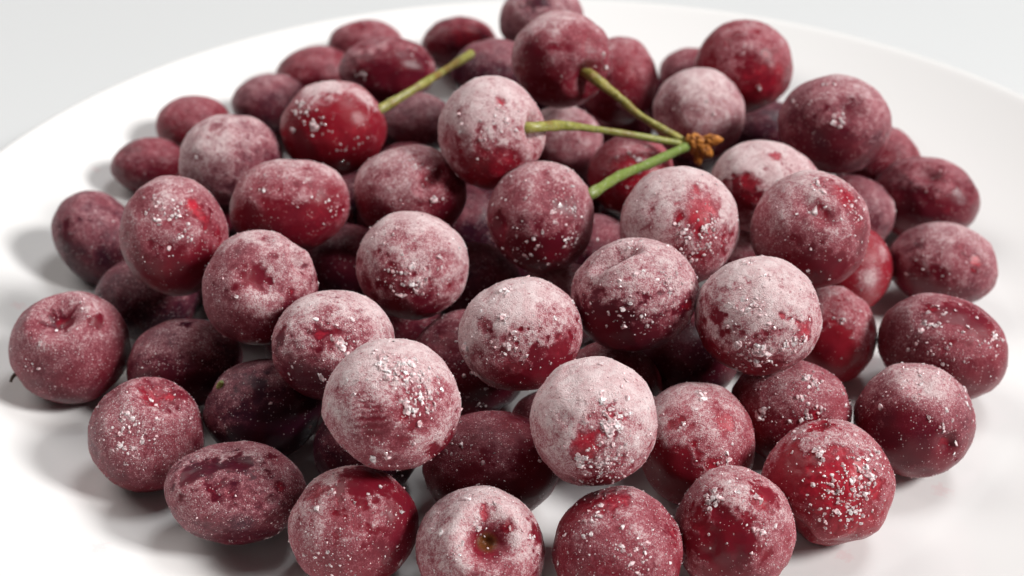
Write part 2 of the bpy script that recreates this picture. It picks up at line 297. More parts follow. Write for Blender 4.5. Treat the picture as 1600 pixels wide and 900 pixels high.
  (19,(24.71,235.53,32.49),12.03,(0.975,0.04,0.217),1.065,(-0.202,0.552,0.809),0.939,0.72,0.3,80,[('D',(-0.608,-0.277,0.744),0.157,0.1),('D',(-0.489,-0.241,0.839),0.167,0.14),('D',(-0.368,-0.204,0.907),0.177,0.17),('D',(-0.235,-0.146,0.961),0.167,0.14),('D',(-0.093,-0.094,0.991),0.146,0.09),('R',(-0.319,-0.201,0.926),0.146,0.4),('B',(-0.497,-0.847,-0.19),0.574,0.8),('B',(0.099,-0.905,-0.413),0.417,0.5),('R',(0.753,-0.636,0.171),0.094,0.9),('B',(0.698,-0.678,0.231),0.146,0.6),('K',(-0.266,-0.164,0.95),0.104,16,0.65),('K',(-0.089,0.163,0.983),0.167,12,0.6),('K',(-0.218,-0.968,0.122),0.626,40,0.35),('K',(-0.215,-0.977,-0.005),0.052,2,0.9),('K',(0.449,-0.552,0.702),0.313,30,0.35)]),
  (20,(48.14,228.36,32.25),11.99,(0.978,-0.206,0.0),1.026,(0.114,0.541,0.833),0.975,0.92,0.55,80,[('R',(0.569,-0.792,0.221),0.154,1.0),('R',(0.217,-0.815,0.537),0.051,1.1),('B',(-0.703,-0.621,0.347),0.092,0.9),('B',(-0.784,-0.379,-0.491),0.41,0.7),('B',(-0.822,-0.31,0.478),0.205,0.4),('K',(-0.435,-0.899,0.049),0.051,4,0.9),('K',(-0.127,-0.992,0.004),0.164,22,0.7),('K',(-0.192,-0.962,-0.196),0.462,50,0.45),('K',(0.434,-0.899,0.057),0.205,24,0.5),('K',(-0.137,-0.7,0.701),0.205,20,0.5),('K',(-0.172,0.103,0.98),0.123,12,0.5),('B',(-0.212,-0.813,-0.542),0.513,0.5)]),
  (21,(35.26,256.46,36.19),12.56,(0.991,-0.136,0.0),1.0,(0.069,0.499,0.864),1.0,0.86,0.6,70,[('R',(0.233,-0.677,0.698),0.312,1.0),('R',(0.394,-0.881,0.26),0.333,0.6),('R',(-0.139,-0.933,0.332),0.312,0.25),('K',(0.23,-0.926,0.299),0.469,110,0.42),('B',(0.121,-0.952,-0.28),0.417,0.3)]),
  (22,(62.81,255.36,35.74),12.49,(0.971,-0.239,0.0),0.995,(0.119,0.484,0.867),1.005,0.66,0.5,50,[('R',(0.391,-0.351,0.851),0.272,0.8),('R',(0.065,-0.131,0.989),0.188,0.6),('R',(0.613,-0.547,0.57),0.314,0.5),('D',(-0.217,-0.531,0.819),0.168,0.05),('D',(0.028,-0.724,0.689),0.168,0.06),('B',(0.028,-0.724,0.689),0.157,0.5),('B',(0.022,-0.966,-0.256),0.356,0.8),('K',(-0.167,-0.679,0.715),0.042,3,1.1),('K',(0.001,-0.172,0.985),0.188,16,0.55),('K',(0.551,-0.582,0.598),0.314,30,0.4),('R',(-0.92,0.048,0.388),0.105,0.4)]),
  (23,(6.26,264.71,33.43),11.93,(1.0,-0.024,0.0),0.972,(0.012,0.502,0.865),1.029,0.6,0.4,60,[('B',(-0.802,-0.58,0.142),0.183,0.9),('D',(-0.802,-0.564,0.197),0.206,0.08),('R',(-0.754,-0.539,0.375),0.069,0.5),('B',(0.035,-0.989,-0.147),0.32,0.6),('R',(0.399,-0.537,0.743),0.343,0.4),('K',(0.455,-0.646,0.612),0.412,40,0.45),('K',(0.569,-0.822,0.007),0.229,20,0.45),('K',(-0.258,-0.962,-0.094),0.457,22,0.45),('B',(-0.541,-0.505,0.672),0.206,0.3)]),
  (24,(-49.43,272.82,31.71),11.95,(0.984,0.178,0.0),1.124,(-0.087,0.481,0.872),0.89,0.58,0.58,30,[('B',(0.043,-0.998,-0.034),0.585,0.45),('R',(0.542,-0.827,0.148),0.421,0.4),('B',(0.783,-0.408,0.469),0.351,0.3),('K',(-0.266,-0.462,0.846),0.351,10,0.45),('K',(0.807,-0.539,0.242),0.293,10,0.4)]),
  (25,(-23.08,279.59,31.19),11.87,(0.997,0.082,0.0),1.094,(-0.04,0.484,0.874),0.914,0.58,0.45,35,[('D',(0.276,-0.801,0.531),0.132,0.07),('D',(0.377,-0.695,0.612),0.144,0.09),('D',(0.477,-0.57,0.669),0.132,0.08),('D',(0.575,-0.426,0.698),0.108,0.05),('R',(0.393,-0.621,0.678),0.12,0.5),('R',(0.676,-0.309,0.669),0.313,0.4),('B',(-0.667,-0.74,0.093),0.361,0.5),('B',(0.709,-0.705,-0.014),0.24,0.4),('K',(0.486,-0.808,0.334),0.048,2,1.2),('K',(0.623,-0.734,0.269),0.048,2,0.6),('K',(0.197,-0.514,0.835),0.301,25,0.4)]),
  (26,(-4.7,281.29,45.37),12.1,(1.0,0.017,0.0),0.966,(-0.008,0.45,0.893),1.035,0.84,0.65,35,[('R',(0.222,-0.464,0.857),0.069,1.3),('D',(0.222,-0.464,0.857),0.081,0.05),('R',(-0.007,-0.984,-0.176),0.529,0.6),('B',(-0.068,-0.892,-0.447),0.46,0.6),('R',(-0.788,-0.599,0.145),0.23,0.35),('D',(0.853,-0.447,0.27),0.276,0.16),('K',(0.285,-0.668,0.687),0.403,14,0.5),('K',(-0.187,-0.91,0.37),0.46,16,0.45)]),
  (27,(-43.07,306.94,33.8),12.24,(0.99,0.139,0.0),1.038,(-0.062,0.439,0.896),0.964,0.34,0.8,24,[('B',(-0.004,-1.0,-0.011),0.741,1.0),('B',(0.414,-0.549,0.726),0.321,0.8),('R',(0.563,-0.755,0.337),0.371,0.5),('K',(-0.495,-0.499,0.711),0.272,22,0.6),('K',(-0.148,-0.829,0.539),0.222,18,0.6),('K',(-0.701,-0.658,0.274),0.049,2,0.9),('K',(0.57,-0.808,0.149),0.371,14,0.5),('F',(0.666,-0.204,0.718),0.272,0.5),('F',(-0.137,-0.053,0.989),0.494,0.55)]),
  (28,(-67.26,299.44,29.24),11.57,(0.976,0.219,0.0),1.061,(-0.1,0.446,0.889),0.943,0.7,0.14,10,[('B',(-0.145,-0.257,0.956),0.131,0.5),('B',(0.66,-0.742,0.118),0.393,0.3),('K',(-0.487,-0.704,0.517),0.157,6,0.6)]),
  (29,(12.06,319.5,46.33),11.98,(0.999,-0.038,0.0),1.026,(0.015,0.402,0.915),0.975,0.6,0.5,20,[('B',(-0.55,-0.641,0.535),0.282,0.6),('R',(0.327,-0.609,0.722),0.385,0.35),('B',(-0.617,-0.781,0.095),0.308,0.5),('D',(0.48,-0.877,-0.025),0.333,0.15),('K',(0.765,-0.608,0.212),0.18,10,0.5),('R',(-0.125,-0.992,0.036),0.256,0.3)]),
  (30,(8.72,384.52,29.57),11.63,(1.0,-0.023,0.0),1.057,(0.009,0.379,0.925),0.946,0.62,0.12,4,[('B',(-0.148,-0.599,0.787),0.189,0.8)]),
  (31,(60.67,340.89,34.9),12.39,(0.985,-0.175,0.0),1.013,(0.07,0.396,0.916),0.987,0.46,0.62,14,[('R',(0.405,-0.913,0.044),0.526,0.7),('B',(-0.045,-0.844,-0.534),0.658,0.8),('B',(-0.779,-0.154,0.607),0.263,0.4),('B',(-0.242,-0.471,0.848),0.158,0.4),('K',(0.168,-0.986,0.006),0.053,2,0.7)]),
  (32,(77.15,303.76,36.39),12.57,(0.969,-0.246,0.0),1.073,(0.107,0.42,0.901),0.932,0.56,0.3,14,[('D',(0.022,-0.717,0.697),0.259,0.07),('B',(-0.0,-0.716,0.698),0.142,0.5),('B',(-0.288,-0.956,-0.054),0.401,0.7),('B',(0.559,-0.744,-0.366),0.307,0.4),('K',(-0.188,-0.116,0.975),0.236,10,0.6),('K',(-0.798,-0.06,0.6),0.059,2,0.7),('K',(-0.173,-0.861,0.478),0.189,8,0.6)]),
  (33,(47.12,322.71,29.91),11.67,(0.99,-0.144,0.0),1.0,(0.063,0.429,0.901),1.0,0.78,0.25,8,[('B',(-0.65,-0.563,0.511),0.274,0.3),('K',(0.082,-0.769,0.634),0.068,2,0.6),('K',(0.276,-0.857,0.435),0.068,2,0.6)]),
  (34,(57.76,282.29,31.09),11.65,(0.98,-0.2,0.0),1.09,(0.095,0.466,0.879),0.917,0.86,0.6,20,[('R',(-0.459,-0.71,0.534),0.211,1.0),('R',(0.062,-0.319,0.946),0.112,1.0),('R',(-0.412,-0.88,0.235),0.248,0.6),('B',(-0.622,-0.773,0.124),0.297,0.7)]),
  (35,(104.49,311.28,11.62),12.0,(0.948,-0.318,0.0),1.133,(0.15,0.447,0.882),0.883,0.36,0.35,10,[('D',(-0.179,-0.388,0.904),0.237,0.12),('B',(-0.466,-0.877,-0.12),0.79,0.5),('R',(0.003,-0.94,0.34),0.527,0.3)]),
  (36,(101.34,280.78,11.11),11.3,(0.941,-0.339,0.0),1.126,(0.172,0.477,0.862),0.888,0.56,0.35,14,[('R',(0.328,-0.721,0.611),0.146,1.0),('R',(0.02,-0.533,0.846),0.119,0.6),('B',(-0.607,-0.366,0.705),0.093,0.5),('B',(-0.404,-0.842,0.357),0.119,0.5),('B',(-0.663,-0.694,-0.279),0.53,0.4)]),
  (37,(97.38,332.2,10.6),10.93,(0.96,-0.281,0.0),1.049,(0.128,0.436,0.891),0.953,0.28,0.5,6,[]),
  (38,(78.69,280.76,10.42),10.74,(0.963,-0.27,0.0),1.0,(0.14,0.499,0.855),1.0,0.15,0.9,10,[('F',(0.311,-0.912,0.268),0.303,0.7),('F',(0.674,-0.401,0.62),0.182,0.5)]),
  (39,(70.27,253.61,9.86),10.17,(0.964,-0.267,0.0),0.952,(0.149,0.538,0.83),1.05,0.42,0.9,16,[('K',(-0.021,-0.626,0.78),0.112,8,0.7),('B',(-0.265,-0.958,0.107),0.56,0.8)]),
  (40,(56.15,225.3,11.32),11.45,(0.97,-0.242,0.0),1.088,(0.146,0.585,0.797),0.919,0.42,0.6,50,[('K',(0.252,-0.311,0.916),0.179,10,0.8),('K',(-0.102,-0.452,0.886),0.785,40,0.45),('K',(0.181,-0.808,0.56),0.269,20,0.6),('K',(-0.635,-0.672,0.38),0.112,14,0.6),('R',(0.199,-0.821,0.535),0.09,0.9)]),
  (41,(35.94,213.64,11.94),11.85,(0.986,-0.166,0.0),0.974,(0.104,0.62,0.778),1.026,0.6,0.72,50,[('R',(0.378,-0.446,0.811),0.187,0.8),('R',(-0.338,-0.213,0.917),0.207,0.3),('B',(-0.646,-0.763,0.032),0.518,0.9),('K',(-0.005,0.034,0.999),0.104,4,1.1),('K',(-0.33,-0.487,0.809),0.062,5,0.6),('K',(0.303,-0.893,0.333),0.228,24,0.45),('R',(0.137,-0.917,0.375),0.124,0.7)]),
  (42,(-3.92,207.23,11.85),11.85,(1.0,0.019,0.0),1.118,(-0.012,0.645,0.764),0.894,0.24,0.35,35,[('B',(0.578,-0.773,-0.26),0.61,0.6),('K',(-0.382,-0.462,0.8),0.254,10,0.4)]),  # shaded cherries, next rows too: shade painted in as darker skin
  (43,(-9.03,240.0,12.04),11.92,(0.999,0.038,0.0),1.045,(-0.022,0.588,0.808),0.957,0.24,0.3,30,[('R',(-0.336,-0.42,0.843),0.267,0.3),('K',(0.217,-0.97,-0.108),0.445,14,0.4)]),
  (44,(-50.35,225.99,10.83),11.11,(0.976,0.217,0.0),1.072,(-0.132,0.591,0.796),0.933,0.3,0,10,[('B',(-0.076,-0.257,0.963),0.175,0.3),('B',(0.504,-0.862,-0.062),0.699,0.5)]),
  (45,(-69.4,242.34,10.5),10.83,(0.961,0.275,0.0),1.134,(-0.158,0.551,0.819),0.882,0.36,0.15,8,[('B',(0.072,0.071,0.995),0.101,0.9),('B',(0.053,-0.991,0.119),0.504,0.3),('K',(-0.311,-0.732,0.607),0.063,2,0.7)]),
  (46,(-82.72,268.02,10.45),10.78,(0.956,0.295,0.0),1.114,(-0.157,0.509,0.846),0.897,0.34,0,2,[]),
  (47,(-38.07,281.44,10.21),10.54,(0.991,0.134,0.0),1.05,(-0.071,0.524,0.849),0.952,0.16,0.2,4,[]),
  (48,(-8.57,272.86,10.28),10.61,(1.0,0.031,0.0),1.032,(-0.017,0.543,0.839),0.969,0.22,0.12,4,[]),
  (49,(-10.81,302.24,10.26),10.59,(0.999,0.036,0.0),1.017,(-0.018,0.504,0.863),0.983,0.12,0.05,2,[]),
  (50,(19.14,286.82,10.16),10.48,(0.998,-0.067,0.0),1.052,(0.035,0.523,0.852),0.95,0.24,0.1,4,[('K',(0.042,-0.578,0.815),0.051,1,0.8)]),
  (51,(11.31,265.53,10.06),10.38,(0.999,-0.043,0.0),1.034,(0.024,0.554,0.832),0.967,0.5,0.2,2,[]),
  (52,(12.97,322.93,21.32),10.07,(0.999,-0.04,0.0),1.042,(0.018,0.456,0.89),0.959,0.58,0.35,6,[('R',(0.555,-0.43,0.713),0.265,0.4)]),
  (53,(29.26,303.76,22.6),10.36,(0.995,-0.096,0.0),1.023,(0.045,0.472,0.88),0.977,0.38,0.85,20,[('R',(0.106,-0.919,0.381),0.55,0.8),('K',(0.134,-0.636,0.76),0.458,26,0.5)]),
  (54,(-25.39,340.36,18.27),9.29,(0.997,0.074,0.0),1.099,(-0.033,0.442,0.896),0.91,0.42,0.04,4,[]),
  (55,(-34.35,357.58,26.18),11.06,(0.995,0.096,0.0),1.209,(-0.039,0.407,0.913),0.827,0.42,0.35,8,[('B',(0.282,-0.872,0.401),0.7,0.9),('K',(-0.378,-0.885,0.273),0.223,6,0.7)]),
  (56,(-44.57,399.23,15.18),9.79,(0.994,0.111,0.0),1.175,(-0.044,0.391,0.919),0.851,0.4,0.45,2,[('R',(-0.123,-0.294,0.948),0.284,0.4)]),
  (57,(-16.15,404.25,13.76),9.99,(0.999,0.04,0.0),1.161,(-0.016,0.393,0.919),0.861,0.24,0.4,2,[('R',(0.271,-0.734,0.622),0.441,0.8)]),
  (58,(-4.47,362.96,23.11),10.71,(1.0,0.012,0.0),1.137,(-0.005,0.411,0.911),0.88,0.38,0.05,2,[]),
  (59,(29.1,350.11,26.52),11.12,(0.997,-0.083,0.0),0.933,(0.034,0.414,0.91),1.072,0.4,0.6,4,[('R',(0.051,-0.789,0.612),0.373,0.4)]),
  (60,(-57.32,382.54,13.15),10.29,(0.989,0.148,0.0),1.17,(-0.061,0.405,0.912),0.855,0.3,0.5,0,[]),
  (61,(-68.7,366.63,11.6),10.06,(0.983,0.184,0.0),1.127,(-0.078,0.418,0.905),0.887,0.4,0.12,0,[]),
  (62,(-88.18,351.97,12.21),9.22,(0.97,0.243,0.0),1.125,(-0.105,0.421,0.901),0.889,0.32,0.5,2,[]),
  (63,(-96.29,331.28,10.66),8.52,(0.96,0.279,0.0),1.155,(-0.127,0.437,0.89),0.866,0.22,0.35,0,[]),
  (64,(53.92,383.73,10.72),10.72,(0.99,-0.139,0.0),1.039,(0.058,0.41,0.91),0.962,0.3,0.35,0,[]),
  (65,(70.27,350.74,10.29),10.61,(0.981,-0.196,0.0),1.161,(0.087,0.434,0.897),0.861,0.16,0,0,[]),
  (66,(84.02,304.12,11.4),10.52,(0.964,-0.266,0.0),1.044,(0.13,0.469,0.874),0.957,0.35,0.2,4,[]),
  (67,(20.46,233.61,10.05),10.36,(0.996,-0.087,0.0),1.016,(0.053,0.6,0.798),0.985,0.34,0.4,25,[]),  # deep-lying cherries again, their shade painted as darker skin
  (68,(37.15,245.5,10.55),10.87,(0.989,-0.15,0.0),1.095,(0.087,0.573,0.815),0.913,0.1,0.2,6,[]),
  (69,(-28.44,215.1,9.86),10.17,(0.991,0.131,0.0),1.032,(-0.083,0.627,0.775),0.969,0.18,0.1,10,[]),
  (70,(55.69,284.37,10.04),10.37,(0.981,-0.192,0.0),1.018,(0.1,0.511,0.853),0.983,0.5,0.4,4,[]),
]
FILLERS = [  # added filler cherries that support the heap and darken its gaps
  (101,(51.21,363.20,9.63),9.63,0),
  (102,(64.25,322.72,10.72),10.72,0),
  (103,(-27.16,322.03,10.63),10.63,0),
  (104,(38.76,319.33,9.66),9.66,21),
  (105,(91.87,357.80,10.48),10.19,0),
  (106,(-37.96,378.19,10.03),9.81,1),
  (107,(-65.53,319.43,10.31),10.31,11),
  (108,(-1.21,345.87,9.60),9.60,0),
  (109,(-3.01,383.81,9.77),9.77,0),
  (110,(53.94,304.23,9.64),9.64,0),
  (111,(-58.98,269.76,10.04),10.04,0),
  (112,(23.05,388.15,9.88),9.86,0),
  (113,(-5.24,323.02,10.85),10.85,0),
  (114,(-44.56,251.22,9.60),9.60,16),
  (115,(-48.56,359.97,10.51),10.51,0),
  (116,(-56.51,290.57,9.97),9.97,2),
  (117,(72.42,392.22,14.14),10.22,0),
  (118,(14.10,364.33,9.91),9.91,20),
  (119,(-78.23,298.31,9.91),9.91,22),
  (120,(32.39,270.67,9.89),9.89,1),
  (121,(12.76,306.13,9.82),9.82,17),
  (122,(-49.61,339.67,9.92),9.92,0),
  (123,(50.62,262.21,9.83),9.83,5),
  (124,(17.04,340.57,9.61),9.61,9),
  (125,(-73.02,338.65,9.86),9.86,0),
  (126,(-27.28,298.43,21.23),9.65,0),
  (127,(66.24,366.48,22.58),9.85,0),
  (128,(83.43,324.18,27.91),9.64,0),
  (129,(-2.79,309.80,28.37),9.93,0),
  (130,(-44.27,326.43,24.31),9.72,0),
  (131,(47.85,343.91,8.51),8.51,50),
  (132,(-25.19,263.14,9.11),9.11,122),
  (133,(-33.87,236.05,7.85),7.85,9),
  (134,(30.56,357.00,8.82),8.82,130),
  (135,(37.11,379.40,8.05),8.05,9),
  (136,(-48.69,306.55,8.60),8.60,31),
  (137,(23.12,324.47,7.83),7.83,16),
  (138,(0.69,286.49,7.49),7.49,9),
  (139,(-81.85,315.19,8.15),8.15,8),
  (140,(-32.60,350.80,8.38),8.38,7),
  (141,(-43.57,323.22,7.43),7.43,83),
  (142,(-31.55,305.60,7.68),7.68,14),
  (143,(-72.97,282.74,8.05),8.05,12),
  (144,(7.06,223.29,8.04),8.04,40),
]
FILLER_LABELS = {101: 'cherry buried in the heap under the dusky red cherry',
  102: 'cherry buried in the heap under the mauve cherry by the bud base',
  103: 'cherry buried in the heap under the matte grey-brown cherry',
  104: 'added dark filler cherry between the scarlet-blushed pale cherry and the red speckled cherry',
  105: 'cherry buried in the heap under the pinkish peeking cherry',
  106: 'cherry buried in the heap under the shiny-sided cherry',
  107: 'added dark filler cherry between the wide red-bellied cherry and the smooth mauve cherry',
  108: 'cherry buried in the heap under the brownish mauve cherry by the stem tip',
  109: 'cherry buried in the heap under the grey mauve cherry',
  110: 'cherry buried in the heap under the two-nicked pale cherry',
  111: 'cherry buried in the heap under the wide red-bellied cherry',
  112: 'cherry buried in the heap under the crimson-patched back cherry',
  113: 'cherry buried in the heap under the mauve cherry beneath the middle stem',
  114: 'added dark filler cherry between the dark-dented cherry and the blackish green-flecked cherry',
  115: 'cherry buried in the heap under the brownish mauve back-left cherry',
  116: 'cherry buried in the heap under the smooth mauve cherry',
  117: 'cherry buried in the heap under the high scarlet-blushed cherry',
  118: 'added dark filler cherry between the topmost mottled cherry and the dusky red cherry',
  119: 'added dark filler cherry between the tall pink-spotted cherry and the dark-dented cherry',
  120: 'cherry buried in the heap under the scarlet-blushed pale cherry',
  121: 'added dark filler cherry between the cherry on the lowest stem and the red speckled cherry',
  122: 'cherry buried in the heap under the glossy lone-stemmed cherry',
  123: 'added dark filler cherry between the creased cherry and the big pale crystal-strewn cherry',
  124: 'added dark filler cherry beside the mauve cherry beneath the middle stem',
  125: 'cherry buried in the heap under the matte purple cherry',
  126: 'cherry buried in the heap under the cracked white-beaded cherry',
  127: 'cherry buried in the heap under the large mauve dimpled cherry',
  128: 'cherry buried in the heap under the knobbly blotched cherry',
  129: 'cherry buried in the heap under the topmost mottled cherry',
  130: 'cherry buried in the heap under the pink tiny-holed cherry',
  131: 'added dark filler cherry between the scarlet-blushed pale cherry and the two-nicked pale cherry',
  132: 'added dark filler cherry between the pale pitted cherry and the round bead-bearing cherry',
  133: 'added dark filler cherry between the fingerprint-ridged cherry and the blackish green-flecked cherry',
  134: 'added dark filler cherry between the red speckled cherry and the dusky red cherry',
  135: 'added dark filler cherry beside the mauve cherry by the bud base',
  136: 'added dark filler cherry beside the wide red-bellied cherry',
  137: 'added dark filler cherry beside the red speckled cherry',
  138: 'added dark filler cherry between the tilted oval cherry and the cherry on the lowest stem',
  139: 'added dark filler cherry between the tall pink-spotted cherry and the smooth mauve cherry',
  140: 'added dark filler cherry between the glossy lone-stemmed cherry and the matte grey-brown cherry',
  141: 'added dark filler cherry between the cracked white-beaded cherry and the glossy lone-stemmed cherry',
  142: 'added dark filler cherry beside the cracked white-beaded cherry',
  143: 'added dark filler cherry between the dark-dented cherry and the dim brownish cherry',
  144: 'added dark filler cherry between the whitest cherry and the shaded cherry behind the brown-scarred one'}
LABELS = {
1: 'dark cherry with dented top and two glossy bare ovals at front left of heap',
2: 'rosy cherry with glossy dark red crown, bottom row, left of the brown-scarred cherry',
3: 'frosted cherry in the front row showing a round brown stem scar',
4: 'crystal-speckled red cherry immediately right of the brown-scarred cherry in the bottom row',
5: 'cherry with a smooth glossy flat facet, bottom row right of centre',
6: 'cherry with a scraped bright red face crusted in ice, front right corner of heap',
7: 'wine red cherry with small dimple at right, behind the scraped ice-crusted cherry',
8: 'wide dark red cherry strewn with ice flakes at the right edge of the heap',
9: 'cherry with a shiny red hollow near its top, lying on the plate at front left',
10: 'leftmost cherry on the plate, its round sunken stem pit facing up',
11: 'matte purple cherry at the left edge, half hidden by the tall pink-spotted cherry',
12: 'large frosted cherry with fingerprint-like ridges, front centre of the upper layer',
13: 'whitest frosted cherry with a ragged bright red patch, front and right of centre',
14: 'tall frosted cherry with a glowing pink-red spot, upper layer at far left',
15: 'frosted cherry with a dark round dent and a notch at right, left of centre',
16: 'pale frosted cherry with small dark pits just behind the fingerprint-ridged cherry',
17: 'round evenly frosted cherry with one big ice bead, left of the heap centre',
18: 'oval frosted cherry tilted up to the right in the centre of the heap',
19: 'cherry with a deep creased stem hollow, right of the tilted oval cherry',
20: 'big pale cherry with white crystals across its lower half and a red spot at right',
21: 'pale cherry with a broad scarlet blush below the orange bud base',
22: 'knobbly cherry with red blotches and a large ice chip, right side of upper layer',
23: 'frosted cherry at the end of the lowest of the three joined stems',
24: 'wide oval cherry with a red belly directly above the cherry with dark round dent',
25: 'cherry with a bright white ice bead beside a cracked dent, behind the evenly frosted one',
26: 'pink frosted cherry with a tiny scarlet hole, on the middle of the three joined stems',
27: 'glossy dark red cherry with white ice clumps, bearing the lone green stem',
28: 'smooth mauve frosted cherry left of the glossy red cherry with the lone stem',
29: 'mottled cherry at the top of the heap carrying the uppermost of three joined stems',
30: 'grey mauve cherry cut by the top picture edge, behind the mottled cherry',
31: 'red cherry standing high at the back right, blushed scarlet on its right side',
32: 'large mauve cherry with a dimple at the back right edge of the upper layer',
33: 'pale mauve cherry right behind the orange bud base of the stems',
34: 'pale cherry with two scarlet nicks to the right of the orange bud base',
35: 'dull wine cherry with a puckered dimple, below the large mauve dimpled cherry',
36: 'mauve cherry with a tiny neon pink spot at the right edge of heap',
37: 'pinkish cherry peeking out on the right behind the large mauve dimpled cherry',
38: 'glossy crimson cherry tucked under the right side of the knobbly red-blotched cherry',
39: 'small bright red cherry right beside the big pale cherry, low on the right',
40: 'crimson cherry sprinkled with white ice flakes under the big pale cherry',
41: 'red cherry with one large ice flake on top, right beside the whitest cherry',
42: 'dark shaded red cherry directly behind the brown-scarred cherry',
43: 'dark red cherry in shade at lower left of the tilted oval cherry',
44: 'blackish cherry with a green fleck on it at front left',
45: 'shadowed brown-red cherry with a small dark spot, right of the leftmost pitted cherry',
46: 'dim brownish cherry underneath the tall pink-spotted cherry at far left',
47: 'shadowed dark cherry left of the round cherry with a big ice bead',
48: 'shadowed mauve cherry peeking out right of the round cherry with a big ice bead',
49: 'almost black cherry in the gap left of the cherry on the lowest joined stem',
50: 'dark cherry with a single sparkle at lower right of the cherry on the lowest stem',
51: 'grey crescent of a cherry showing just above the tilted oval cherry',
52: 'mauve cherry beneath the middle of the three joined stems',
53: 'red speckled cherry behind the lowest joined stem, left of the orange bud base',
54: 'matte grey-brown cherry just right of the base of the lone stem',
55: 'dark red cherry with a bare shiny side right behind the lone green stem',
56: 'soft rose cherry at the very back of the heap, left of the lone stem',
57: 'dark cherry with crimson patch at the very back beyond the tip of the lone stem',
58: 'brownish mauve cherry between the lone stem tip and the topmost mottled cherry',
59: 'dusky red cherry just right of the topmost mottled cherry',
60: 'small dark red cherry at the back left, half behind the shiny-sided cherry',
61: 'brownish mauve cherry at the back left, above the smooth mauve frosted cherry',
62: 'small plain red cherry on the back left edge with its shadow on the plate rim',
63: 'small brownish red cherry at the left edge between plain red and tall pink-spotted cherries',
64: 'sliver of red cherry left of the high scarlet-blushed cherry at back right',
65: 'dark purple cherry in the gap below the high scarlet-blushed cherry',
66: 'dark sliver of cherry between the knobbly blotched cherry and the puckered wine cherry',
67: 'speckled reddish cherry peeking over the upper right of the whitest cherry',
68: 'nearly black cherry in deep shade between the creased cherry and the big pale cherry',
69: 'dark sliver of cherry under the left side of the fingerprint-ridged cherry',
70: 'sliver of pinkish cherry between the scarlet-blushed pale cherry and knobbly cherry',

}
LABELS.update(FILLER_LABELS)
_rs = np.random.RandomState(11)
_perm = _rs.permutation(256); _perm = np.r_[_perm, _perm]
_grad = _rs.normal(size=(256, 3)); _grad /= np.linalg.norm(_grad, axis=1, keepdims=True)
def perlin(P):
    Pi = np.floor(P).astype(int); Pf = P - Pi; Pi &= 255
    u = Pf * Pf * Pf * (Pf * (Pf * 6 - 15) + 10)
    out = 0
    for dx in (0, 1):
        wx = u[:, 0] if dx else 1 - u[:, 0]
        for dy in (0, 1):
            wy = u[:, 1] if dy else 1 - u[:, 1]
            for dz in (0, 1):
                wz = u[:, 2] if dz else 1 - u[:, 2]
                h = _perm[_perm[_perm[(Pi[:, 0] + dx) & 255] + ((Pi[:, 1] + dy) & 255)] + ((Pi[:, 2] + dz) & 255)]
                g = _grad[h]
                out = out + wx * wy * wz * (g[:, 0] * (Pf[:, 0] - dx) + g[:, 1] * (Pf[:, 1] - dy) + g[:, 2] * (Pf[:, 2] - dz))
    return out * 1.6
_ico = {}
def ico(level):
    if level not in _ico:
        bm = bmesh.new(); bmesh.ops.create_icosphere(bm, subdivisions=level, radius=1)
        v = np.array([x.co[:] for x in bm.verts]); f = np.array([[q.index for q in x.verts] for x in bm.faces]); bm.free()
        v /= np.linalg.norm(v, axis=1, keepdims=True); _ico[level] = (v, f)
    return _ico[level]
def fall(ang, rad, soft=0.35):
    x = np.clip((ang - rad * (1 - soft)) / (rad * 2 * soft), 0, 1); return 1 - x * x * (3 - 2 * x)

def crystal_set(rng, spots, surf, me_name):
    """ice grains: small knocked-about blocks and flakes set into the skin; spots = (direction, size mm)"""
    base, tris = ico(1); NV = len(base)
    V, Fc = [], []
    for d, size in spots:
        p = surf(d)
        n = d / np.linalg.norm(d)
        t = np.cross(n, rng.normal(size=3)); t /= np.linalg.norm(t); b = np.cross(n, t)
        flat = rng.uniform(.5, 1.0) if size < .55 else rng.uniform(.3, .65)
        s = size * .5 * np.array([rng.uniform(.65, 1.25), rng.uniform(.6, 1.1), flat])
        q = (base + rng.uniform(-.42, .42, (NV, 3))) * s
        tilt = rng.normal(0, .28, 2)
        nn = n + t * tilt[0] + b * tilt[1]; nn /= np.linalg.norm(nn)
        t2 = np.cross(nn, b); t2 /= np.linalg.norm(t2); b2 = np.cross(nn, t2)
        pts = p + q[:, :1] * t2 + q[:, 1:2] * b2 + (q[:, 2:3] + s[2] * .15) * nn
        Fc.append(tris + len(V) * NV); V.append(pts)
    return np.concatenate(V) * K, np.concatenate(Fc)

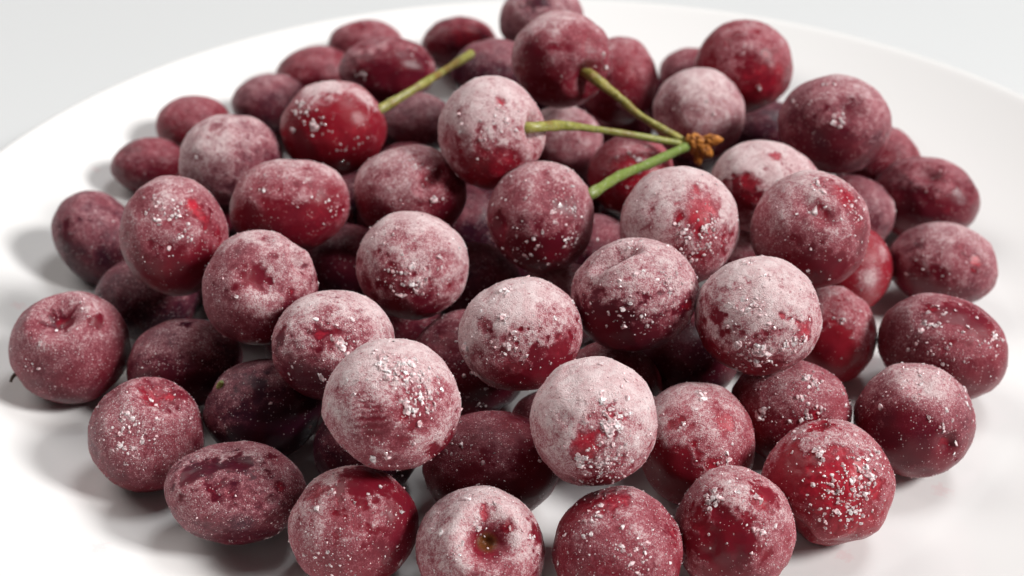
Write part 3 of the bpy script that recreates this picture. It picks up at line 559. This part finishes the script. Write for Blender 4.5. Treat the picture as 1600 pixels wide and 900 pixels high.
OCTA = np.array([(1,0,0),(-1,0,0),(0,1,0),(0,-1,0),(0,0,1),(0,0,-1)], float)
OCTF = np.array([(0,2,4),(2,1,4),(1,3,4),(3,0,4),(2,0,5),(1,2,5),(3,1,5),(0,3,5)])
def build_cherry(rec, label):
    i, cen, r, A, ea, B, eb, frost0, tone, nk, marks = rec
    rng = np.random.RandomState(1000 + i)
    A = np.array(A); B = np.array(B)
    near = cen[1] < 262
    level = 6 if i in (1, 2, 3, 4, 5, 6, 9, 12, 13, 18, 19, 20, 16) else (5 if i < 100 else 4)
    D, faces = ico(level)
    seed = rng.uniform(0, 200, 3)
    fdir = np.array([0, 0, 1.]) + rng.normal(0, .22, 3); fdir /= np.linalg.norm(fdir)
    n1 = perlin(D * 1.3 + seed); n2 = perlin(D * 3.1 + seed + 7); n3 = perlin(D * 8 + seed + 19)
    n4 = perlin(D * 20 + seed + 31)
    fr = frost0 - .21 + .37 * (D @ fdir) + .16 * n2 + .12 * n1 + .09 * n3 + .05 * n4
    red = np.zeros(len(D)); bare = np.zeros(len(D)); scar = np.zeros(len(D))
    disp = 1 + .034 * n1 + .017 * n2 + .006 * n3
    for _ in range(3):                        # shallow frozen-in dents and puckers
        d = rng.normal(size=3) + np.array([0, -.5, .4]); d /= np.linalg.norm(d)
        rad = rng.uniform(.22, .6); x = np.arccos(np.clip(D @ d, -1, 1)) * (1 + .35 * n2) / rad
        disp -= rng.uniform(.015, .048) * np.exp(-x * x * 1.4)
    for mk in marks:
        k, d, rad = mk[0], np.array(mk[1]), mk[2]
        ang = np.arccos(np.clip(D @ d, -1, 1))
        wob = ang * (1 + .55 * n3 + .30 * n2 + .30 * n4)
        if k == 'D':
            mk = (k, mk[1], mk[2], mk[3] * 1.35)
            x = ang * (1 + .12 * n2) / rad
            disp -= mk[3] * np.exp(-(x * 1.08) ** 2.8) - mk[3] * .16 * np.exp(-((x - 1.45) / .5) ** 2)
        elif k == 'R':
            m = fall(wob, rad, .5) * mk[3]; red = np.maximum(red, m); fr = fr - m * .55; disp += m * (.012 * n4 + .008 * n3)
        elif k == 'B':
            m = fall(wob, rad * 1.08, .5 if mk[3] >= .8 else .9) * mk[3]; bare = np.maximum(bare, m); fr = fr - m * (.62 + .42 * frost0)
        elif k == 'F':
            fr = fr + fall(wob, rad, .8) * mk[3]
        elif k == 'S':
            m = fall(ang, rad, .25); scar = np.maximum(scar, m); fr = fr - fall(ang, rad * 1.5, .4) * .9
            disp += .012 * fall(ang, rad * .9, .2) - .05 * fall(ang, rad * .55, .5)
        elif k == 'P':
            ax = A * .93 - B * .35
            m = fall(ang, rad, .6)
            wv = np.sin(((D @ ax) + .10 * (D @ B) ** 2) * 150 + 1.5 * n1 + 1.2 * n3)
            fr = fr - m * (.10 + .20 * wv); disp += m * .0010 * -wv
    grit = perlin(D * 46 + seed + 3)
    disp += np.clip(fr, 0, 1) * (.0026 * n4 + .0030 * grit)
    if level == 6:
        disp += np.clip(fr, 0, 1) * .0042 * np.clip(perlin(D * 85 + seed) , -.3, 1)
    P = D * disp[:, None]
    P = P + (P @ A)[:, None] * A * (ea - 1) + (P @ B)[:, None] * B * (eb - 1)
    P = P * r
    me = mesh_from('cherry', P * K, faces, M_CHERRY)
    for nm, arr in (('frost', fr), ('red', red), ('bare', bare), ('tone', np.full(len(D), tone)), ('scar', scar)):
        a = me.attributes.new(nm, 'FLOAT', 'POINT'); a.data.foreach_set('value', arr.astype(np.float32))
    o = new_obj('cherry', me); o.location = W(cen)
    tag(o, label, 'cherry', 'frosted cherries heaped on the plate')
    # ---- ice crystals on this cherry
    def surf(d):
        return P[np.argmax(D @ d)]
    spots = []
    for mk in marks:
        if mk[0] == 'K':
            d0 = np.array(mk[1]); rad, n, size = mk[2:5]
            t = np.cross(d0, [0.3, .2, 1]); t /= np.linalg.norm(t); b = np.cross(d0, t)
            for _ in range(int(n)):
                q = rng.normal(0, .5, 2) * rad
                d = d0 + t * q[0] + b * q[1]; d /= np.linalg.norm(d)
                spots.append((d, 1.1 * size * float(np.clip(rng.lognormal(.05, .6), .35, 2.4))))
    ncl = nk // 9 + 1
    cl = rng.normal(size=(ncl, 3)) + np.array([0, -.5, .5]); cl /= np.linalg.norm(cl, axis=1, keepdims=True)
    for _ in range(nk):
        d = cl[rng.randint(ncl)] + rng.normal(0, .34, 3) if rng.rand() < .65 else rng.normal(size=3)
        d = d / np.linalg.norm(d)
        spots.append((d, float(np.clip(rng.lognormal(-.85, .55), .16, 1.0))))
    if i < 100:                              # fine rime grains, thick where the frost is thick
        ng = 800 if level == 6 else 280
        pick = rng.randint(0, len(D), ng * 4)
        pick = pick[rng.rand(len(pick)) < np.clip(fr[pick] * 1.1 - .05, .02, 1)][:ng]
    else:
        pick = []
    if spots or len(pick):
        V, Fc = [], []
        if spots:
            v, f = crystal_set(rng, spots, surf, 'ice'); V.append(v); Fc.append(f)
        if len(pick):
            n0 = sum(len(x) for x in V); m = len(pick)
            sz = np.clip(rng.lognormal(-2.45, .42, (m, 1)), .05, .26)
            q = OCTA[None] * sz[:, None] * rng.uniform(.6, 1.3, (m, 1, 3)) + rng.normal(0, .22, (m, 6, 3)) * sz[:, None]
            nn = D[pick]; ref = rng.normal(size=(m, 3)); t = np.cross(nn, ref); t /= np.linalg.norm(t, axis=1, keepdims=True); bb = np.cross(nn, t)
            pts = P[pick][:, None] + q[:, :, :1] * t[:, None] + q[:, :, 1:2] * bb[:, None] + q[:, :, 2:3] * nn[:, None]
            V.append(pts.reshape(-1, 3) * K); Fc.append((OCTF[None] + (np.arange(m) * 6)[:, None, None]).reshape(-1, 3) + n0)
        v, f = np.concatenate(V), np.concatenate(Fc)
        c = new_obj('ice_crystals', mesh_from('ice_crystals', v, f, M_ICE, False), o)
        c['kind'] = 'stuff'
    return o

def tube(pts, radii, mat, name, parent=None, sides=12, along=(0, 0), seed=0):
    """tapering stem swept along a smooth curve through pts (metres)"""
    rng = np.random.RandomState(seed)
    pts = [Vector(p) for p in pts]
    N = 40; C = []
    ext = [pts[0] * 2 - pts[1]] + pts + [pts[-1] * 2 - pts[-2]]
    segs = len(pts) - 1
    for k in range(N + 1):
        t = k / N * segs; i = min(int(t), segs - 1); t -= i
        p0, p1, p2, p3 = ext[i:i + 4]
        C.append(.5 * ((2 * p1) + (p2 - p0) * t + (2 * p0 - 5 * p1 + 4 * p2 - p3) * t * t + (3 * p1 - p0 - 3 * p2 + p3) * t ** 3))
    V, al = [], []
    for k in range(N + 1):
        tan = (C[min(k + 1, N)] - C[max(k - 1, 0)]).normalized()
        s = tan.cross(Vector((0.2, -.3, 1))).normalized(); u = s.cross(tan)
        x = k / N * (len(radii) - 1); i = min(int(x), len(radii) - 2); rr = radii[i] * (1 - (x - i)) + radii[i + 1] * (x - i)
        for j in range(sides):
            a = 2 * math.pi * j / sides
            q = rr * (1 + .10 * math.cos(2 * a + k * .1) + .07 * math.sin(k * .55 + seed) + .05 * math.sin(k * 1.31 + seed * 2) + rng.normal(0, .03))
            V.append(C[k] + (s * math.cos(a) + u * math.sin(a)) * q); al.append(along[0] * (1 - k / N) + along[1] * k / N)
    F = [(k * sides + j, k * sides + (j + 1) % sides, (k + 1) * sides + (j + 1) % sides, (k + 1) * sides + j) for k in range(N) for j in range(sides)]
    n0 = len(V); V += [C[0], C[-1]]; al += [along[0], along[1]]
    bm = bmesh.new(); bv = [bm.verts.new(v) for v in V]
    for f in F: bm.faces.new([bv[q] for q in f])
    for j in range(sides):
        bm.faces.new((bv[n0], bv[(j + 1) % sides], bv[j])); bm.faces.new((bv[n0 + 1], bv[N * sides + j], bv[N * sides + (j + 1) % sides]))
    for f in bm.faces: f.smooth = True
    bmesh.ops.recalc_face_normals(bm, faces=bm.faces)
    me = bpy.data.meshes.new(name); bm.to_mesh(me); bm.free(); me.materials.append(mat)
    a = me.attributes.new('along', 'FLOAT', 'POINT'); a.data.foreach_set('value', np.array(al, np.float32))
    o = new_obj(name, me)
    if parent is not None:
        o.parent = parent; o.matrix_parent_inverse = Matrix.Translation(-parent.location)
    return o
def lump(center, dirv, length, width, mat, name, parent, seed):
    """a dry bud scale: a ridged, pointed flake"""
    D, f = ico(4); rng = np.random.RandomState(seed); sd = rng.uniform(0, 50, 3)
    d = np.array(dirv, float); d /= np.linalg.norm(d)
    t = np.cross(d, [0.1, 1, .3]); t /= np.linalg.norm(t); b = np.cross(d, t)
    x = D[:, 2]
    w = width * (1 - .35 * x) * (1 + .30 * perlin(D * 2.6 + sd) + .14 * perlin(D * 7 + sd))
    P = d * (x * length)[:, None] + t * (D[:, 0] * w)[:, None] + b * (D[:, 1] * w * .62)[:, None]
    o = new_obj(name, mesh_from(name, (P + 0) * K, f, mat)); o.parent = parent
    o.location = Vector(W(center)) - parent.location
    return o

made = {}
for rec in CHERRIES:
    made[rec[0]] = build_cherry(rec, LABELS[rec[0]])
for (i, cen, r, seen) in FILLERS:
    rng = random.Random(i)
    rec = (i, cen, r, (1, 0, 0), rng.uniform(.96, 1.05), (0, 0, 1), rng.uniform(.95, 1.03), rng.uniform(.08, .28), rng.uniform(.0, .3), 0, [])  # dark, nearly frostless skin paints the shade of the gaps into the fillers
    if i in LABELS: made[i] = build_cherry(rec, LABELS[i])

# ------------------------------------------------------------------ stems
J = W((41.7, 298.0, 33.9))
cluster = new_obj('stem_cluster', None); cluster.location = J
tag(cluster, 'three green cherry stems joined at a dry orange bud base', 'stems')
def stem(a, pts, radii, along, seed):
    return tube([W(p) for p in pts], [q * K for q in radii], M_STEM, 'stem', cluster, along=along, seed=seed)
stem(29, [(15.5, 315.0, 46.8), (19.6, 309.2, 46.0), (25.5, 305.6, 42.5), (31.0, 302.6, 38.8), (40.8, 298.6, 34.4)], [1.5, 1.25, .95, .88, 1.05], (.0, .25), 1)
stem(26, [(-1.5, 278.0, 48.0), (4.6, 274.9, 50.0), (11.5, 282.5, 46.6), (22.0, 290.2, 41.4), (41.0, 298.0, 34.0)], [1.5, 1.35, 1.0, 1.22, .82, .78, .8, 1.0], (.2, .5), 2)
stem(23, [(15.6, 266.4, 37.4), (17.8, 267.2, 38.3), (24.0, 276.5, 37.2), (31.0, 285.0, 35.6), (41.6, 297.6, 33.8)], [1.2, 1.15, 1.05, 1.08, 1.25], (.8, 1.0), 3)
for k, (c, d, l, w) in enumerate([((43.6, 297.4, 34.8), (.7, -.2, .2), 2.5, 2.5), ((47.2, 297.0, 35.6), (1, -.1, .12), 2.6, 1.55), ((45.8, 296.8, 32.6), (.7, -.2, -.5), 1.9, 1.7), ((44.2, 297.0, 30.6), (.1, -.1, -1), 1.7, 1.05), ((44.6, 297.2, 33.6), (.9, -.2, .5), 2.8, 2.0)]):
    lump(c, d, l, w, M_BUD, 'bud_scale', cluster, 40 + k)
tube([W(p) for p in [(-33.6, 306.0, 38.2), (-31.2, 307.2, 39.0), (-21.9, 316.6, 41.0), (-10.7, 338.0, 39.5)]], [1.5 * K, 1.15 * K, 1.0 * K, .95 * K, 1.25 * K], M_STEM, 'stem', made[27], along=(.15, .3), seed=5)
tube([W(p) for p in [(-103.4, 238.8, 11.2), (-104.6, 237.6, 10.6), (-105.2, 237.0, 9.6)]], [.55 * K, .45 * K, .3 * K], M_TWIG, 'stem_stub', made[10], sides=8, seed=6)
frag = tube([W(p) for p in [(-58.0, 224.2, 17.6), (-57.8, 223.4, 18.9), (-57.2, 222.9, 20.2)]], [.75 * K, .7 * K, .4 * K], M_STEM, 'stem_fragment', None, sides=8, along=(.6, .6), seed=7)
tag(frag, 'tiny bright green plant fleck on the blackish cherry at front left', 'plant scrap')
